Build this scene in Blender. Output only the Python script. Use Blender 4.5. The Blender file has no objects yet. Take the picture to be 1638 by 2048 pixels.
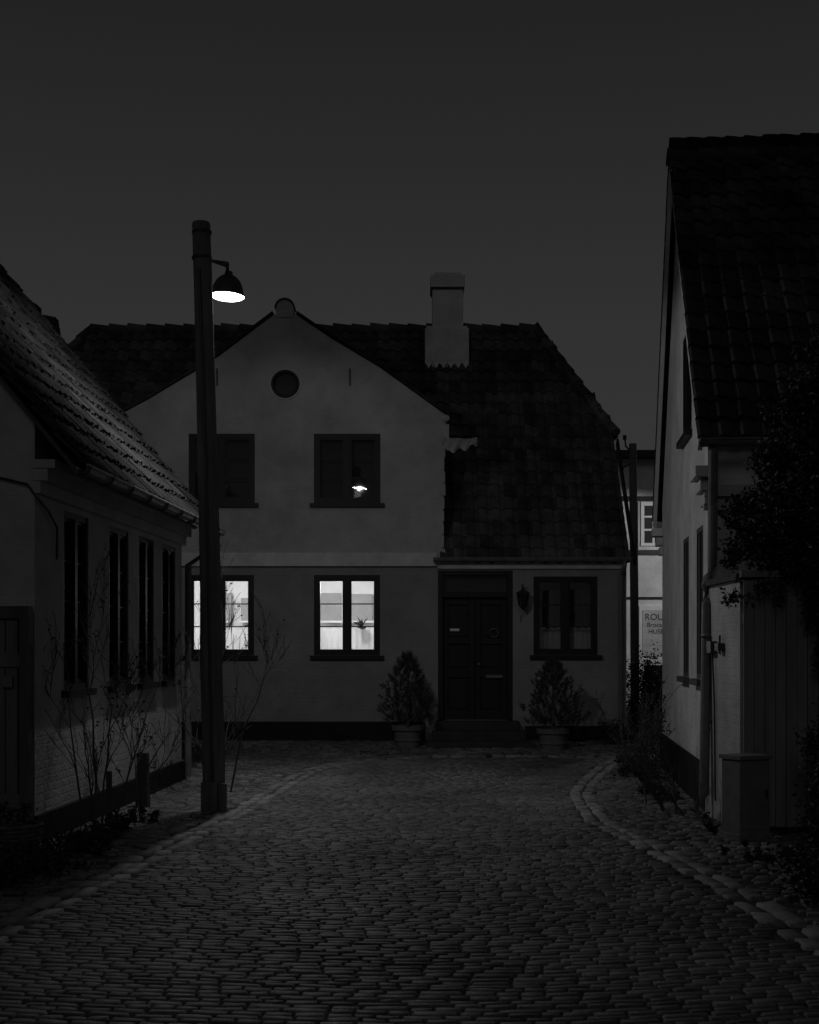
import bpy, bmesh, math, random
import numpy as np
from mathutils import Vector, Matrix, Euler
R = random.Random(7)
scene = bpy.context.scene
EYE = 1.75; F = 2844.0; D = 25.3
def FX(px): return (px-819)*D/F          # facade measurements -> metres
def FZ(py): return EYE+(1300-py)*D/F
def gz(y):
    t=min(1,max(0,(y-22.8)/2.5)); return 0.15*t*t*(3-2*t)

# ------------------------------------------------------------ materials
def mat(name, v, rough=0.8, var=0.25, nscale=3.0, bump=0.2, bscale=40, spec=0.3, island=0.0, streak=False, brick=0.0, metal=0.0, bdist=0.01, var2=0.0, s2=.55):
    m=bpy.data.materials.new(name); m.use_nodes=True
    nt=m.node_tree; N=nt.nodes; L=nt.links; b=N["Principled BSDF"]
    tc=N.new("ShaderNodeTexCoord"); mp=N.new("ShaderNodeMapping"); L.new(tc.outputs["Object"],mp.inputs[0])
    if streak: mp.inputs["Scale"].default_value=(1,1,0.12)
    n1=N.new("ShaderNodeTexNoise"); n1.inputs["Scale"].default_value=nscale; n1.inputs["Detail"].default_value=8; n1.inputs["Roughness"].default_value=0.65
    L.new(mp.outputs[0],n1.inputs["Vector"])
    mr=N.new("ShaderNodeMapRange"); mr.inputs[1].default_value=0.3; mr.inputs[2].default_value=0.7
    mr.inputs[3].default_value=v*(1-var); mr.inputs[4].default_value=v*(1+var); L.new(n1.outputs[0],mr.inputs[0])
    out=mr.outputs[0]
    if var2>0:
        n3=N.new("ShaderNodeTexNoise"); n3.inputs["Scale"].default_value=s2; n3.inputs["Detail"].default_value=4; L.new(mp.outputs[0],n3.inputs["Vector"])
        m4=N.new("ShaderNodeMapRange"); m4.inputs[1].default_value=.35; m4.inputs[2].default_value=.65; m4.inputs[3].default_value=1-var2; m4.inputs[4].default_value=1+var2; L.new(n3.outputs[0],m4.inputs[0])
        mm=N.new("ShaderNodeMath"); mm.operation='MULTIPLY'; L.new(out,mm.inputs[0]); L.new(m4.outputs[0],mm.inputs[1]); out=mm.outputs[0]
    if island>0:
        g=N.new("ShaderNodeNewGeometry"); m2=N.new("ShaderNodeMapRange"); m2.inputs[3].default_value=1-island; m2.inputs[4].default_value=1+island
        L.new(g.outputs["Random Per Island"],m2.inputs[0]); mm=N.new("ShaderNodeMath"); mm.operation='MULTIPLY'
        L.new(out,mm.inputs[0]); L.new(m2.outputs[0],mm.inputs[1]); out=mm.outputs[0]
    L.new(out,b.inputs["Base Color"])
    b.inputs["Roughness"].default_value=rough; b.inputs["Specular IOR Level"].default_value=spec; b.inputs["Metallic"].default_value=metal
    if bump>0:
        n2=N.new("ShaderNodeTexNoise"); n2.inputs["Scale"].default_value=bscale; n2.inputs["Detail"].default_value=5
        L.new(mp.outputs[0],n2.inputs["Vector"]); h=n2.outputs[0]
        if brick>0:
            sx=N.new("ShaderNodeSeparateXYZ"); L.new(tc.outputs["Object"],sx.inputs[0])
            ad=N.new("ShaderNodeMath"); L.new(sx.outputs[0],ad.inputs[0]); L.new(sx.outputs[1],ad.inputs[1])
            cx=N.new("ShaderNodeCombineXYZ"); L.new(ad.outputs[0],cx.inputs[0]); L.new(sx.outputs[2],cx.inputs[1])
            dn=N.new("ShaderNodeTexNoise"); dn.inputs["Scale"].default_value=3; L.new(tc.outputs["Object"],dn.inputs["Vector"])
            mv=N.new("ShaderNodeVectorMath"); mv.operation='MULTIPLY_ADD'; mv.inputs[1].default_value=(.03,.03,.03); L.new(dn.outputs["Color"],mv.inputs[0]); L.new(cx.outputs[0],mv.inputs[2])
            br=N.new("ShaderNodeTexBrick"); br.inputs["Scale"].default_value=1; br.inputs["Brick Width"].default_value=0.24; br.inputs["Row Height"].default_value=0.075
            br.inputs["Mortar Size"].default_value=0.012; br.inputs["Mortar Smooth"].default_value=1
            L.new(mv.outputs[0],br.inputs["Vector"])
            m3=N.new("ShaderNodeMath"); m3.operation='MULTIPLY_ADD'; m3.inputs[1].default_value=-brick; L.new(br.outputs["Fac"],m3.inputs[0]); L.new(h,m3.inputs[2]); h=m3.outputs[0]
        bp=N.new("ShaderNodeBump"); bp.inputs["Strength"].default_value=bump; bp.inputs["Distance"].default_value=bdist
        L.new(h,bp.inputs["Height"]); L.new(bp.outputs[0],b.inputs["Normal"])
    return m
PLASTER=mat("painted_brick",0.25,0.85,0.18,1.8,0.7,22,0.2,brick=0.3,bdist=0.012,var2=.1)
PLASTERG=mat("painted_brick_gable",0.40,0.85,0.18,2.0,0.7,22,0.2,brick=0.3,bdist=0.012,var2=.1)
PLASTER2=mat("limewash",0.44,0.85,0.16,2.2,0.7,18,0.2,brick=0.15,bdist=0.012,var2=.12)
PLASTERW=mat("whitewash",0.62,0.85,0.16,2.2,0.7,18,0.2,brick=0.15,bdist=0.012,var2=.12)
TRIMW=mat("white_render",0.55,0.8,0.2,3,0.4,30)
DARK=mat("dark_paint",0.016,0.5,0.3,6,0.15,60,0.25)
PLINTH=mat("tarred_plinth",0.02,0.8,0.4,4,0.5,30,.15)
TILE=mat("clay_tile",0.07,0.85,0.35,5,0.6,50,0.15,island=0.4,var2=.3,s2=1.2)
TILED=mat("old_clay_tile",0.042,0.9,0.35,5,0.6,50,0.05,island=0.4,var2=.3,s2=1.2)
WOODP=mat("weathered_pole",0.13,0.8,0.45,9,0.9,60,0.3,streak=True)
WOODG=mat("grey_boards",0.2,0.8,0.3,6,0.6,50,0.3,streak=True)
WOODM=mat("gate_boards",0.14,0.8,0.3,6,0.6,50,0.3,streak=True)
WOODD=mat("stained_boards",0.08,0.7,0.3,6,0.6,50,0.3,streak=True)
METAL=mat("zinc",0.14,0.5,0.25,6,0.2,40,0.5)
DMETAL=mat("black_iron",0.03,0.45,0.2,6,0.2,40,0.5)
STONE=mat("granite_setts",0.12,0.62,0.35,14,0.8,55,0.22,island=0.35,var2=.3,s2=.7)
KERB=mat("kerb_stone",0.19,0.65,0.3,12,0.7,50,0.25,island=0.35)
DIRT=mat("soil",0.045,0.9,0.4,3,0.8,20,0.1)
STEP=mat("dark_step",0.04,0.7,0.3,5,0.5,30,0.2)
POT=mat("terracotta",0.12,0.8,0.25,6,0.4,40)
LEAF=mat("leaf",0.03,0.6,0.3,5,0,40,0.3,island=0.6)
LEAFG=mat("leaf_pale",0.08,0.6,0.3,5,0,40,0.3,island=0.6)
NEEDLE=mat("needles",0.06,0.6,0.3,5,0,40,0.3,island=0.6)
BARK=mat("bark",0.08,0.8,0.3,10,0.4,60)
VOID=mat("dark_room_colour",0.04,0.9,0.2,2,0)  # dark colour stands in for the shade inside unlit rooms
ROOMW=mat("room_wall",0.75,0.9,0.08,2,0)
GREY=mat("grey_cabinet",0.3,0.7,0.1,3,0)
LEAD=mat("lead_flashing",0.35,0.55,0.35,8,0.6,20,0.4)
WHITEP=mat("white_paint",0.7,0.6,0.08,4,0)
def glass():
    m=bpy.data.materials.new("window_glass"); m.use_nodes=True; nt=m.node_tree; N=nt.nodes; L=nt.links; N.clear()
    o=N.new("ShaderNodeOutputMaterial"); mx=N.new("ShaderNodeMixShader"); t=N.new("ShaderNodeBsdfTransparent"); t.inputs[0].default_value=(.88,.88,.88,1)
    g=N.new("ShaderNodeBsdfGlossy"); g.inputs["Roughness"].default_value=0.015; g.inputs[0].default_value=(1,1,1,1)
    fr=N.new("ShaderNodeFresnel"); fr.inputs[0].default_value=1.65
    tc=N.new("ShaderNodeTexCoord"); n=N.new("ShaderNodeTexNoise"); n.inputs["Scale"].default_value=2.5; bp=N.new("ShaderNodeBump"); bp.inputs["Strength"].default_value=.2; bp.inputs["Distance"].default_value=.003
    L.new(tc.outputs["Object"],n.inputs["Vector"]); L.new(n.outputs[0],bp.inputs["Height"]); L.new(bp.outputs[0],g.inputs["Normal"])
    L.new(fr.outputs[0],mx.inputs[0]); L.new(t.outputs[0],mx.inputs[1]); L.new(g.outputs[0],mx.inputs[2]); L.new(mx.outputs[0],o.inputs[0]); return m
GLASS=glass()
def emit(name,s):
    m=bpy.data.materials.new(name); m.use_nodes=True; nt=m.node_tree; nt.nodes.clear()
    o=nt.nodes.new("ShaderNodeOutputMaterial"); e=nt.nodes.new("ShaderNodeEmission"); e.inputs[1].default_value=s; nt.links.new(e.outputs[0],o.inputs[0]); return m
BULB=emit("lamp_diffuser",14)
def cloth():
    m=bpy.data.materials.new("cafe_curtain"); m.use_nodes=True; nt=m.node_tree; N=nt.nodes; L=nt.links; N.clear()
    o=N.new("ShaderNodeOutputMaterial"); mx=N.new("ShaderNodeMixShader"); d=N.new("ShaderNodeBsdfDiffuse"); t=N.new("ShaderNodeBsdfTranslucent")
    for s in (d,t): s.inputs[0].default_value=(.85,.85,.85,1)
    mx.inputs[0].default_value=.65; L.new(d.outputs[0],mx.inputs[1]); L.new(t.outputs[0],mx.inputs[2]); L.new(mx.outputs[0],o.inputs[0]); return m
CLOTH=cloth()

# ------------------------------------------------------------ mesh helpers
def empty(name,loc=(0,0,0),rz=0):
    e=bpy.data.objects.new(name,None); e.location=loc; e.rotation_euler=(0,0,rz); scene.collection.objects.link(e); return e
class MB:
    def __init__(s): s.v=[]; s.f=[]
    def add(s,vs,fs):
        o=len(s.v); s.v+= [tuple(p) for p in vs]; s.f+=[tuple(i+o for i in f) for f in fs]; return s
    def box(s,x0,x1,y0,y1,z0,z1,M=None):
        vs=[Vector((x,y,z)) for x in (x0,x1) for y in (y0,y1) for z in (z0,z1)]
        if M: vs=[M@p for p in vs]
        return s.add(vs,[(0,1,3,2),(4,6,7,5),(0,4,5,1),(2,3,7,6),(0,2,6,4),(1,5,7,3)])
    def tube(s,pts,rs,n=8,cap=True):
        pts=[Vector(p) for p in pts]
        if not isinstance(rs,(list,tuple)): rs=[rs]*len(pts)
        vs=[]
        for i,p in enumerate(pts):
            d=(pts[min(i+1,len(pts)-1)]-pts[max(i-1,0)]).normalized()
            a=Vector((0,0,1)) if abs(d.z)<.9 else Vector((0,1,0))
            u=d.cross(a).normalized(); w=d.cross(u)
            for k in range(n):
                t=2*math.pi*k/n; vs.append(p+(u*math.cos(t)+w*math.sin(t))*rs[i])
        fs=[]
        for i in range(len(pts)-1):
            for k in range(n): fs.append((i*n+k,i*n+(k+1)%n,(i+1)*n+(k+1)%n,(i+1)*n+k))
        if cap: fs.append(tuple(range(n))); fs.append(tuple((len(pts)-1)*n+k for k in range(n)))
        return s.add(vs,fs)
    def beam(s,p0,p1,w,h,up=Vector((0,0,1))):
        p0=Vector(p0);p1=Vector(p1); d=(p1-p0); l=d.length; d.normalize(); sd=d.cross(up).normalized(); u=sd.cross(d)
        M=Matrix((sd,d,u)).transposed().to_4x4(); M.translation=p0
        return s.box(-w/2,w/2,0,l,-h/2,h/2,M)
    def lathe(s,prof,n=24,M=None):
        vs=[]
        for r,z in prof:
            for k in range(n):
                t=2*math.pi*k/n; p=Vector((r*math.cos(t),r*math.sin(t),z)); vs.append(M@p if M else p)
        fs=[(i*n+k,i*n+(k+1)%n,(i+1)*n+(k+1)%n,(i+1)*n+k) for i in range(len(prof)-1) for k in range(n)]
        return s.add(vs,fs)
    def prism(s,poly,y0,y1):   # poly in xz
        n=len(poly); vs=[(x,y0,z) for x,z in poly]+[(x,y1,z) for x,z in poly]
        fs=[tuple(range(n)),tuple(reversed(range(n,2*n)))]+[(i,(i+1)%n,(i+1)%n+n,i+n)[::-1] for i in range(n)]
        return s.add(vs,fs)
    def obj(s,name,m,parent=None,smooth=False,bevel=0,fix=True):
        me=bpy.data.meshes.new(name); me.from_pydata(s.v,[],s.f); me.update()
        if fix:
            bm=bmesh.new(); bm.from_mesh(me); bmesh.ops.recalc_face_normals(bm,faces=bm.faces); bm.to_mesh(me); bm.free()
        o=bpy.data.objects.new(name,me); scene.collection.objects.link(o); me.materials.append(m)
        if smooth: me.polygons.foreach_set("use_smooth",[True]*len(me.polygons))
        if bevel:
            b=o.modifiers.new("b",'BEVEL'); b.width=bevel; b.segments=2; b.limit_method='ANGLE'
        if parent: o.parent=parent
        return o
def cut(o,cutters):
    for c in cutters:
        md=o.modifiers.new("x",'BOOLEAN'); md.operation='DIFFERENCE'; md.solver='EXACT'; md.object=c
    bpy.context.view_layer.update(); dg=bpy.context.evaluated_depsgraph_get()
    me=bpy.data.meshes.new_from_object(o.evaluated_get(dg)); o.modifiers.clear(); o.data=me
    for c in cutters: bpy.data.objects.remove(c,do_unlink=True)
def cbox(*a): return MB().box(*a).obj("cutter",PLASTER)

def tiles(name,O,U,V,ul,vl,inside,parent,m=TILE,pu=0.24,pv=0.33,seed=1,amp=1.0):
    r=random.Random(seed); O=Vector(O);U=Vector(U).normalized();V=Vector(V).normalized();N=U.cross(V).normalized()
    if N.z<0: N=-N
    mb=MB(); ns=8
    for j in range(int(vl/pv)+1):
        for i in range(int(ul/pu)+1):
            uc=(i+.5)*pu; vc=(j+.5)*pv
            if uc>ul or not inside(uc,vc): continue
            dv=r.uniform(-.018,.018); dh=r.uniform(-.006,.010); tw=r.uniform(-.015,.015)
            v0=j*pv+dv; v1=(j+1)*pv+.03; rows=[]
            for (vv,hh) in ((v0,0),(v0,.042),(v1,.0)):
                row=[]
                for k in range(ns+1):
                    t=k/ns; w=amp*(.030*math.sin(2*math.pi*t)+.010*math.sin(4*math.pi*t+.6))
                    row.append(O+U*(i*pu+t*(pu+.006))+V*(vv+tw*t)+N*(w+hh+dh))
                rows.append(row)
            vs=rows[0]+rows[1]+rows[2]; n=ns+1
            fs=[(a*n+k,a*n+k+1,(a+1)*n+k+1,(a+1)*n+k) for a in (0,1) for k in range(ns)]
            mb.add(vs,fs)
    return mb.obj(name,m,parent,smooth=False,fix=False)
def ridge(name,p0,p1,parent,r=.12,m=TILE):
    p0=Vector(p0);p1=Vector(p1); d=p1-p0; L=d.length; d.normalize(); n=int(L/.38); mb=MB()
    for i in range(n):
        a=p0+d*(L*i/n); b=p0+d*(L*(i+1)/n+.04); j=R.uniform(-.012,.012)
        mb.tube([a+Vector((0,0,.02+j)),b+Vector((0,0,-.012+j))],[r*1.08,r*.92],12)
    return mb.obj(name,m,parent)

def window(parent,loc,rz,w,h,rows=3,tilts=((0,0),(0,0)),curtain=0,sill=True,fm=DARK,cols=2,fr=.075):
    """canonical: x along width, faces -y, origin lower-left of opening"""
    M=Matrix.Translation(loc)@Matrix.Rotation(rz,4,'Z')
    f=MB(); B=lambda *a: f.box(*a,M)
    B(0,fr,-.03,.09,0,h); B(w-fr,w,-.03,.09,0,h); B(fr,w-fr,-.03,.09,0,fr); B(fr,w-fr,-.03,.09,h-fr,h)
    cw=(w-2*fr)/cols
    for c in range(1,cols): B(fr+c*cw-.045,fr+c*cw+.045,-.04,.09,fr,h-fr)
    for c in range(cols):
        a=fr+c*cw+(.045 if c else 0); b=fr+(c+1)*cw-(.045 if c<cols-1 else 0); s=.035
        B(a,a+s,-.015,.05,fr,h-fr);B(b-s,b,-.015,.05,fr,h-fr);B(a+s,b-s,-.015,.05,fr,fr+s);B(a+s,b-s,-.015,.05,h-fr-s,h-fr)
        for k in range(1,rows):
            z=fr+s+(h-2*fr-2*s)*k/rows; B(a+s,b-s,-.01,.035,z-.010,z+.010)
    if sill: B(-.07,w+.07,-.11,.0,-.07,-.002)
    f.obj("window_frame",fm,parent)
    for c in range(cols):
        a=fr+c*cw; b=a+cw; cx=(a+b)/2; cz=h/2; hw=cw/2-.02; hh=h/2-fr-.01
        T=tilts[c] if c<len(tilts) else (0,0)
        Q=M@Matrix.Translation((cx,.02,cz))@Euler((T[1],0,T[0])).to_matrix().to_4x4()
        g=MB().add([Q@Vector(p) for p in ((-hw,0,-hh),(hw,0,-hh),(hw,0,hh),(-hw,0,hh))],[(0,1,2,3)])
        g.obj("window_pane",GLASS,parent,fix=False)
    if curtain:
        mb=MB(); n=70; top=fr+(h-2*fr)*curtain
        vs=[]
        for k in range(n+1):
            x=.03+(w-.06)*k/n; y=.16+.007*math.sin(k*.9)+.006*math.sin(k*.33)
            vs+= [M@Vector((x,y,-.02)),M@Vector((x,y,top+.012*math.sin(k*.7)-.03*math.sin(math.pi*((2*k/n)%1))))]
        mb.add(vs,[(2*k,2*k+2,2*k+3,2*k+1) for k in range(n)]); mb.obj("curtain",CLOTH,parent,smooth=True,fix=False)
    return M

# ============================================================ GROUND
gp=MB(); ys=[-300,-20,0,22.8,23.3,23.8,24.3,24.8,25.3,60,600]
for i,y in enumerate(ys): gp.v+= [(-400,y,gz(y)-.012),(400,y,gz(y)-.012)]
gp.f=[(2*i,2*i+1,2*i+3,2*i+2) for i in range(len(ys)-1)]
gp.obj("ground",DIRT,fix=False)
LK=[(-3.1,4),(-2.75,7),(-2.5,9.4),(-2.26,11.3),(-2.15,12.8),(-1.82,15.3),(-1.65,18.1),(-1.42,20.6),(-1.0,22.0),(-.3,22.9),(.6,23.25)]
RK=[(2.7,4),(2.55,7),(2.42,8.7),(2.35,10.6),(2.14,12.8),(1.93,14.6),(2.06,17.2),(2.45,19.2),(2.9,21.2),(3.4,23.0)]
def xat(L,y):
    for (x0,y0),(x1,y1) in zip(L,L[1:]):
        if y<=y1: return x0+(x1-x0)*max(0,(y-y0))/(y1-y0)
    return L[-1][0]
def stone_mesh(name,stones,m,hgt=.03,jit=1.0):
    k=5; g=np.linspace(-1,1,k); gu,gv=np.meshgrid(g,g); gu=gu.ravel(); gv=gv.ravel()
    rim=np.maximum(np.abs(gu),np.abs(gv))>.99
    gu2=np.where(np.abs(gu)==.5,np.sign(gu)*.87,gu); gv2=np.where(np.abs(gv)==.5,np.sign(gv)*.80,gv)
    h0=np.where(rim,0.0,1.0)*(1-.03*(gu2**2+gv2**2))
    rs=np.random.RandomState(3); V=[];Fc=[]
    q=np.array([(a*k+b,a*k+b+1,(a+1)*k+b+1,(a+1)*k+b) for a in range(k-1) for b in range(k-1)])
    for n,(x,y,w,d,rot) in enumerate(stones):
        c,s=math.cos(rot),math.sin(rot)
        ju=gu2+rs.uniform(-.04,.04,k*k); jv=gv2+rs.uniform(-.10,.10,k*k)
        cr=(np.abs(gu)>.9)&(np.abs(gv)>.9); ju=np.where(cr,ju*.95,ju); jv=np.where(cr,jv*.9,jv)
        lx=ju*w/2; ly=jv*d/2
        hh=hgt*h0+jit*(~rim)*(rs.uniform(-.002,.002,k*k)+rs.uniform(-.004,.004)+gu2*rs.uniform(-.003,.003)+gv2*rs.uniform(-.003,.003))
        V.append(np.stack([x+lx*c-ly*s,y+lx*s+ly*c,gz(y)-.020+hh],1)); Fc.append(q+n*k*k)
    V=np.concatenate(V); Fc=np.concatenate(Fc)
    me=bpy.data.meshes.new(name); me.from_pydata(V.tolist(),[],Fc.tolist()); me.polygons.foreach_set("use_smooth",[True]*len(me.polygons))
    o=bpy.data.objects.new(name,me); scene.collection.objects.link(o); me.materials.append(m); return o
st=[]; side=[]
y=4.0
while y<25.4:
    rowd=R.uniform(.07,.10); x=-4.6+R.uniform(0,.2)
    while x<5.2:
        w=R.choice((R.uniform(.10,.17),R.uniform(.15,.25))); xc=x+w/2; yy=y-.30*math.cos((xc-.1)*.75)+.05*math.sin(xc*1.9+y*.35)+R.uniform(-.008,.008)
        l=xat(LK,yy); r_=xat(RK,yy)
        if xc>l+.14 and xc<r_-.14 and yy<23.1: st.append((xc,yy,w-.006,rowd-.003,R.uniform(-.03,.03)+.22*math.sin((xc-.1)*.75)))
        elif (xc<l-.16 or xc>r_+.16 or yy>23.35) and yy<25.15 and R.random()<(.93 if yy>14 else .8):
            side.append((xc,yy,w*.95-.012,rowd-.008,R.uniform(-.10,.10)))
        x+=w
    y+=rowd
stone_mesh("cobbled_street",st,STONE,.022,.75)
stone_mesh("cobbled_pavement",side,STONE,.026,1.2)
ks=[]
def kerbline(L):
    pts=[]
    for (x0,y0),(x1,y1) in zip(L,L[1:]):
        n=max(2,int(math.hypot(x1-x0,y1-y0)/.05)); pts+=[(x0+(x1-x0)*i/n,y0+(y1-y0)*i/n) for i in range(n)]
    P=[Vector(p) for p in pts]
    for _ in range(60): P=[P[0]]+[(P[i-1]+P[i]*2+P[i+1])/4 for i in range(1,len(P)-1)]+[P[-1]]
    acc=0; nxt=0
    for i in range(1,len(P)):
        acc+=(P[i]-P[i-1]).length
        if acc>=nxt:
            t=(P[i]-P[i-1]).normalized(); nn=Vector((-t.y,t.x)); l=R.uniform(.18,.36)
            for o in (-.075,.075):
                c=P[i]+nn*(o+R.uniform(-.015,.015)); ks.append((c.x,c.y,l-.015,R.uniform(.11,.145),math.atan2(t.y,t.x)+R.uniform(-.07,.07)))
            nxt=acc+l
kerbline(LK+[(1.6,23.3),(3.4,23.0)]); kerbline(RK)
stone_mesh("kerb",ks,KERB,.034,1.6)

# ============================================================ MAIN HOUSE
H=empty("gabled_house")
XR=3.86; XL=-8.1; ez=3.40; rz_=8.30; Yr=D+4.14
bm=bmesh.new()
pts=[(XL,D,-.2),(XR,D,-.2),(XL,D,ez),(XR,D,ez),(XL,2*Yr-D,-.2),(XR,2*Yr-D,-.2),(XL,2*Yr-D,ez),(XR,2*Yr-D,ez),
     (XL+1.5,Yr,rz_),(2.6,Yr,rz_)]
zh=5.8; rh=(zh-ez)/(rz_-ez)*4.14
for X in (XL,XR): pts+= [(X,D+rh,zh),(X,2*Yr-D-rh,zh)]
for p in pts: bm.verts.new(p)
bmesh.ops.convex_hull(bm,input=bm.verts); me=bpy.data.meshes.new("walls"); bm.to_mesh(me); bm.free()
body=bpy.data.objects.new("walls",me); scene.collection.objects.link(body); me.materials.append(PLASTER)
W=dict(ul=(FX(378),FX(510),FZ(1007),FZ(868)),ur=(FX(628),FX(761),FZ(1007),FZ(868)),
       ll=(FX(375),FX(508),FZ(1311),FZ(1150)),lr=(FX(628),FX(760),FZ(1311),FZ(1150)),rr=(FX(1067),FX(1195),FZ(1310),FZ(1153)))
dx0,dx1,dz0,dz1=FX(876),FX(1025),FZ(1440),FZ(1141)
cs=[cbox(-5.6,.2,D+.32,28.9,.7,3.27)]
for k in ('ll','lr'): a=W[k]; cs.append(cbox(a[0],a[1],D-.2,D+.5,a[2],a[3]))
a=W['rr']; cs.append(cbox(a[0],a[1],D-.2,D+.4,a[2],a[3])); cs.append(cbox(dx0,dx1,D-.2,D+.3,dz0,dz1))
cut(body,cs); body.parent=H
gl=[(248,826),(300,798),(400,738),(440,712),(495,670),(548,630),(592,630),(660,676),(760,736),(893,832)]
gp_=[(FX(a),FZ(b)) for a,b in gl]
poly=[(gp_[0][0],3.3)]+gp_+[(FX(890),FZ(870)),(FX(884),3.3)]
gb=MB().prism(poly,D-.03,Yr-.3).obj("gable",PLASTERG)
cs=[]
for k in ('ul','ur'): a=W[k]; cs.append(cbox(a[0],a[1],D-.3,D+.35,a[2],a[3]))
rc=(FX(571),FZ(769))
cs.append(MB().tube([(rc[0],D-.3,rc[1]),(rc[0],D+.3,rc[1])],.27,32).obj("cutter",PLASTER))
cut(gb,cs); gb.parent=H
# finial
MB().tube([(FX(570),D-.06,FZ(618)),(FX(570),D+.3,FZ(618))],.155,20).box(FX(553),FX(588),D-.05,D+.3,FZ(636),FZ(617)).obj("gable_finial",PLASTERG,H)
mc=MB(); 
arc=[(FX(570)+.168*math.cos(t),FZ(618)+.168*math.sin(t)) for t in [math.radians(x) for x in range(175,0,-15)]]
for (a,b) in zip(arc,arc[1:]): mc.beam((a[0],D+.12,a[1]),(b[0],D+.12,b[1]),.42,.028,Vector((0,0.001,1)))
for seg in (gp_[:6],gp_[6:]):
    for (a,b) in zip(seg,seg[1:]):
        pa=Vector((a[0],D-.07,a[1]+.02)); pb=Vector((b[0],D-.07,b[1]+.02))
        nn=Vector((-(pb-pa).z,0,(pb-pa).x)).normalized()*.045
        bk=Vector((0,4.0,0))
        mc.add([pa,pb,pb+nn,pa+nn,pa+bk,pb+bk,pb+nn+bk,pa+nn+bk],[(0,1,2,3),(4,7,6,5),(0,4,5,1),(3,2,6,7),(0,3,7,4),(1,5,6,2)])
mc.obj("gable_verge",TILED,H)
# round window
M=Matrix.Translation((rc[0],D-.03,rc[1]))@Matrix.Rotation(math.radians(90),4,'X')
MB().lathe([(.20,-.08),(.20,.02),(.215,.035),(.24,.035),(.255,0),(.275,-.08)],32,M).obj("round_window_frame",DARK,H,smooth=False)
MB().lathe([(.25,.0),(.255,.03),(.275,.03),(.28,.0)],32,M).obj("round_window_surround",TRIMW,H)
MB().add([M@Vector((.21*math.cos(t),.21*math.sin(t),-.04)) for t in [i*math.pi/16 for i in range(32)]],[tuple(range(32))]).obj("round_window_pane",GLASS,H,fix=False)
MB().box(rc[0]-.26,rc[0]+.26,D+.2,D+.25,rc[1]-.26,rc[1]+.26).obj("round_window_dark_panel",DARK,H)  # dark panel paints the shade behind the round pane
# band, plinth
MB().box(XL,FX(874),D-.075,D+.02,FZ(1133),FZ(1106)).box(FX(874)+.003,XR-.02,D-.05,D+.02,FZ(1138),FZ(1121)).obj("string_course",TRIMW,H,bevel=.01)
MB().box(XL,FX(850),D-.04,D+.02,-.1,FZ(1443)).box(FX(1050),XR+.03,D-.04,D+.02,-.1,FZ(1452)).obj("plinth",PLINTH,H)
# windows
window(H,(W['ul'][0],D+.0,W['ul'][2]),0,W['ul'][1]-W['ul'][0],W['ul'][3]-W['ul'][2],tilts=((.02,0),(-.01,.004)))
window(H,(W['ur'][0],D+.0,W['ur'][2]),0,W['ur'][1]-W['ur'][0],W['ur'][3]-W['ur'][2],tilts=((.035,0),(-.05,-.008)))
for k in ('ul','ur'):
    a=W[k]; MB().box(a[0],a[1],D+.31,D+.33,a[2],a[3]).obj("dark_room_panel",VOID,H)  # dark sheet behind the glass, painted as room darkness
for k in ('ll','lr'):
    a=W[k]; window(H,(a[0],D+.04,a[2]),0,a[1]-a[0],a[3]-a[2],tilts=((.03,0),(-.02,0)),curtain=.335)
a=W['rr']; window(H,(a[0],D+.04,a[2]),0,a[1]-a[0],a[3]-a[2],tilts=((.02,0),(-.02,0)),curtain=.35)
MB().box(a[0],a[1],D+.37,D+.39,a[2],a[3]).obj("dark_room_panel",VOID,H)  # same painted darkness closing the recess, no room behind
# lit room furniture
rm=MB()
rm.box(-5.59,.19,28.85,28.88,.71,3.26); rm.box(-5.59,.19,25.9,28.84,3.23,3.26); rm.box(-5.59,-5.56,25.9,28.84,.71,3.2); rm.box(.16,.19,25.9,28.84,.71,3.2)
rm.obj("room_lining",ROOMW,H)
fu=MB()
for x0,x1,z0,z1 in ((-1.78,-1.38,2.33,2.9),(-1.2,-.75,2.33,2.88),(-4.15,-3.6,2.3,2.9),(-3.4,-2.9,2.3,2.8)):
    fu.box(x0,x1,28.7,28.83,z0,z1)
fu.box(-2.0,-.6,28.2,28.8,.71,2.12); fu.box(-4.6,-2.7,28.2,28.8,.71,2.15)
fu.obj("cabinets",GREY,H)
fw=MB()
for x in (-1.78,-1.2,-4.15,-3.4): fw.box(x-.03,x+.5,28.66,28.69,2.30,2.34); 
fw.box(-2.0,-.6,28.1,28.19,2.0,2.04)
fw.obj("shelf_edges",WHITEP,H)
# plant on the sill
pl=MB(); px_=FX(722); pl.lathe([(.0,2.08),(.06,2.08),(.085,2.2),(.0,2.2)],14,Matrix.Translation((px_,D+.42,-.02)))
for i in range(16):
    an=R.uniform(0,6.28); el=R.uniform(.5,1.4); L_=R.uniform(.12,.24); d=Vector((math.cos(an)*math.cos(el),math.sin(an)*math.cos(el),math.sin(el)))
    p=Vector((px_,D+.42,2.17)); pl.tube([p,p+d*L_*.6,p+d*L_+Vector((0,0,-.03))],[.012,.012,.002],5)
pl.obj("sill_plant",LEAFG,H)
for x in (-4.0,-1.3):
    ld=bpy.data.lights.new("assumed_room_light",'POINT'); ld.energy=85; ld.shadow_soft_size=.15; o=bpy.data.objects.new("assumed_room_light",ld); o.location=(x,26.9,2.95); scene.collection.objects.link(o); o.parent=H  # assumed source, added to make the windows glow from inside
    MB().tube([(x,26.9,3.23),(x,26.9,3.16)],[.02,.02],8).lathe([(.04,3.16),(.16,3.07),(.17,3.06)],20,Matrix.Translation((x,26.9,0))).obj("assumed_pendant_lamp",WHITEP,H)  # assumed hanging fixture to carry the added room light
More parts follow.
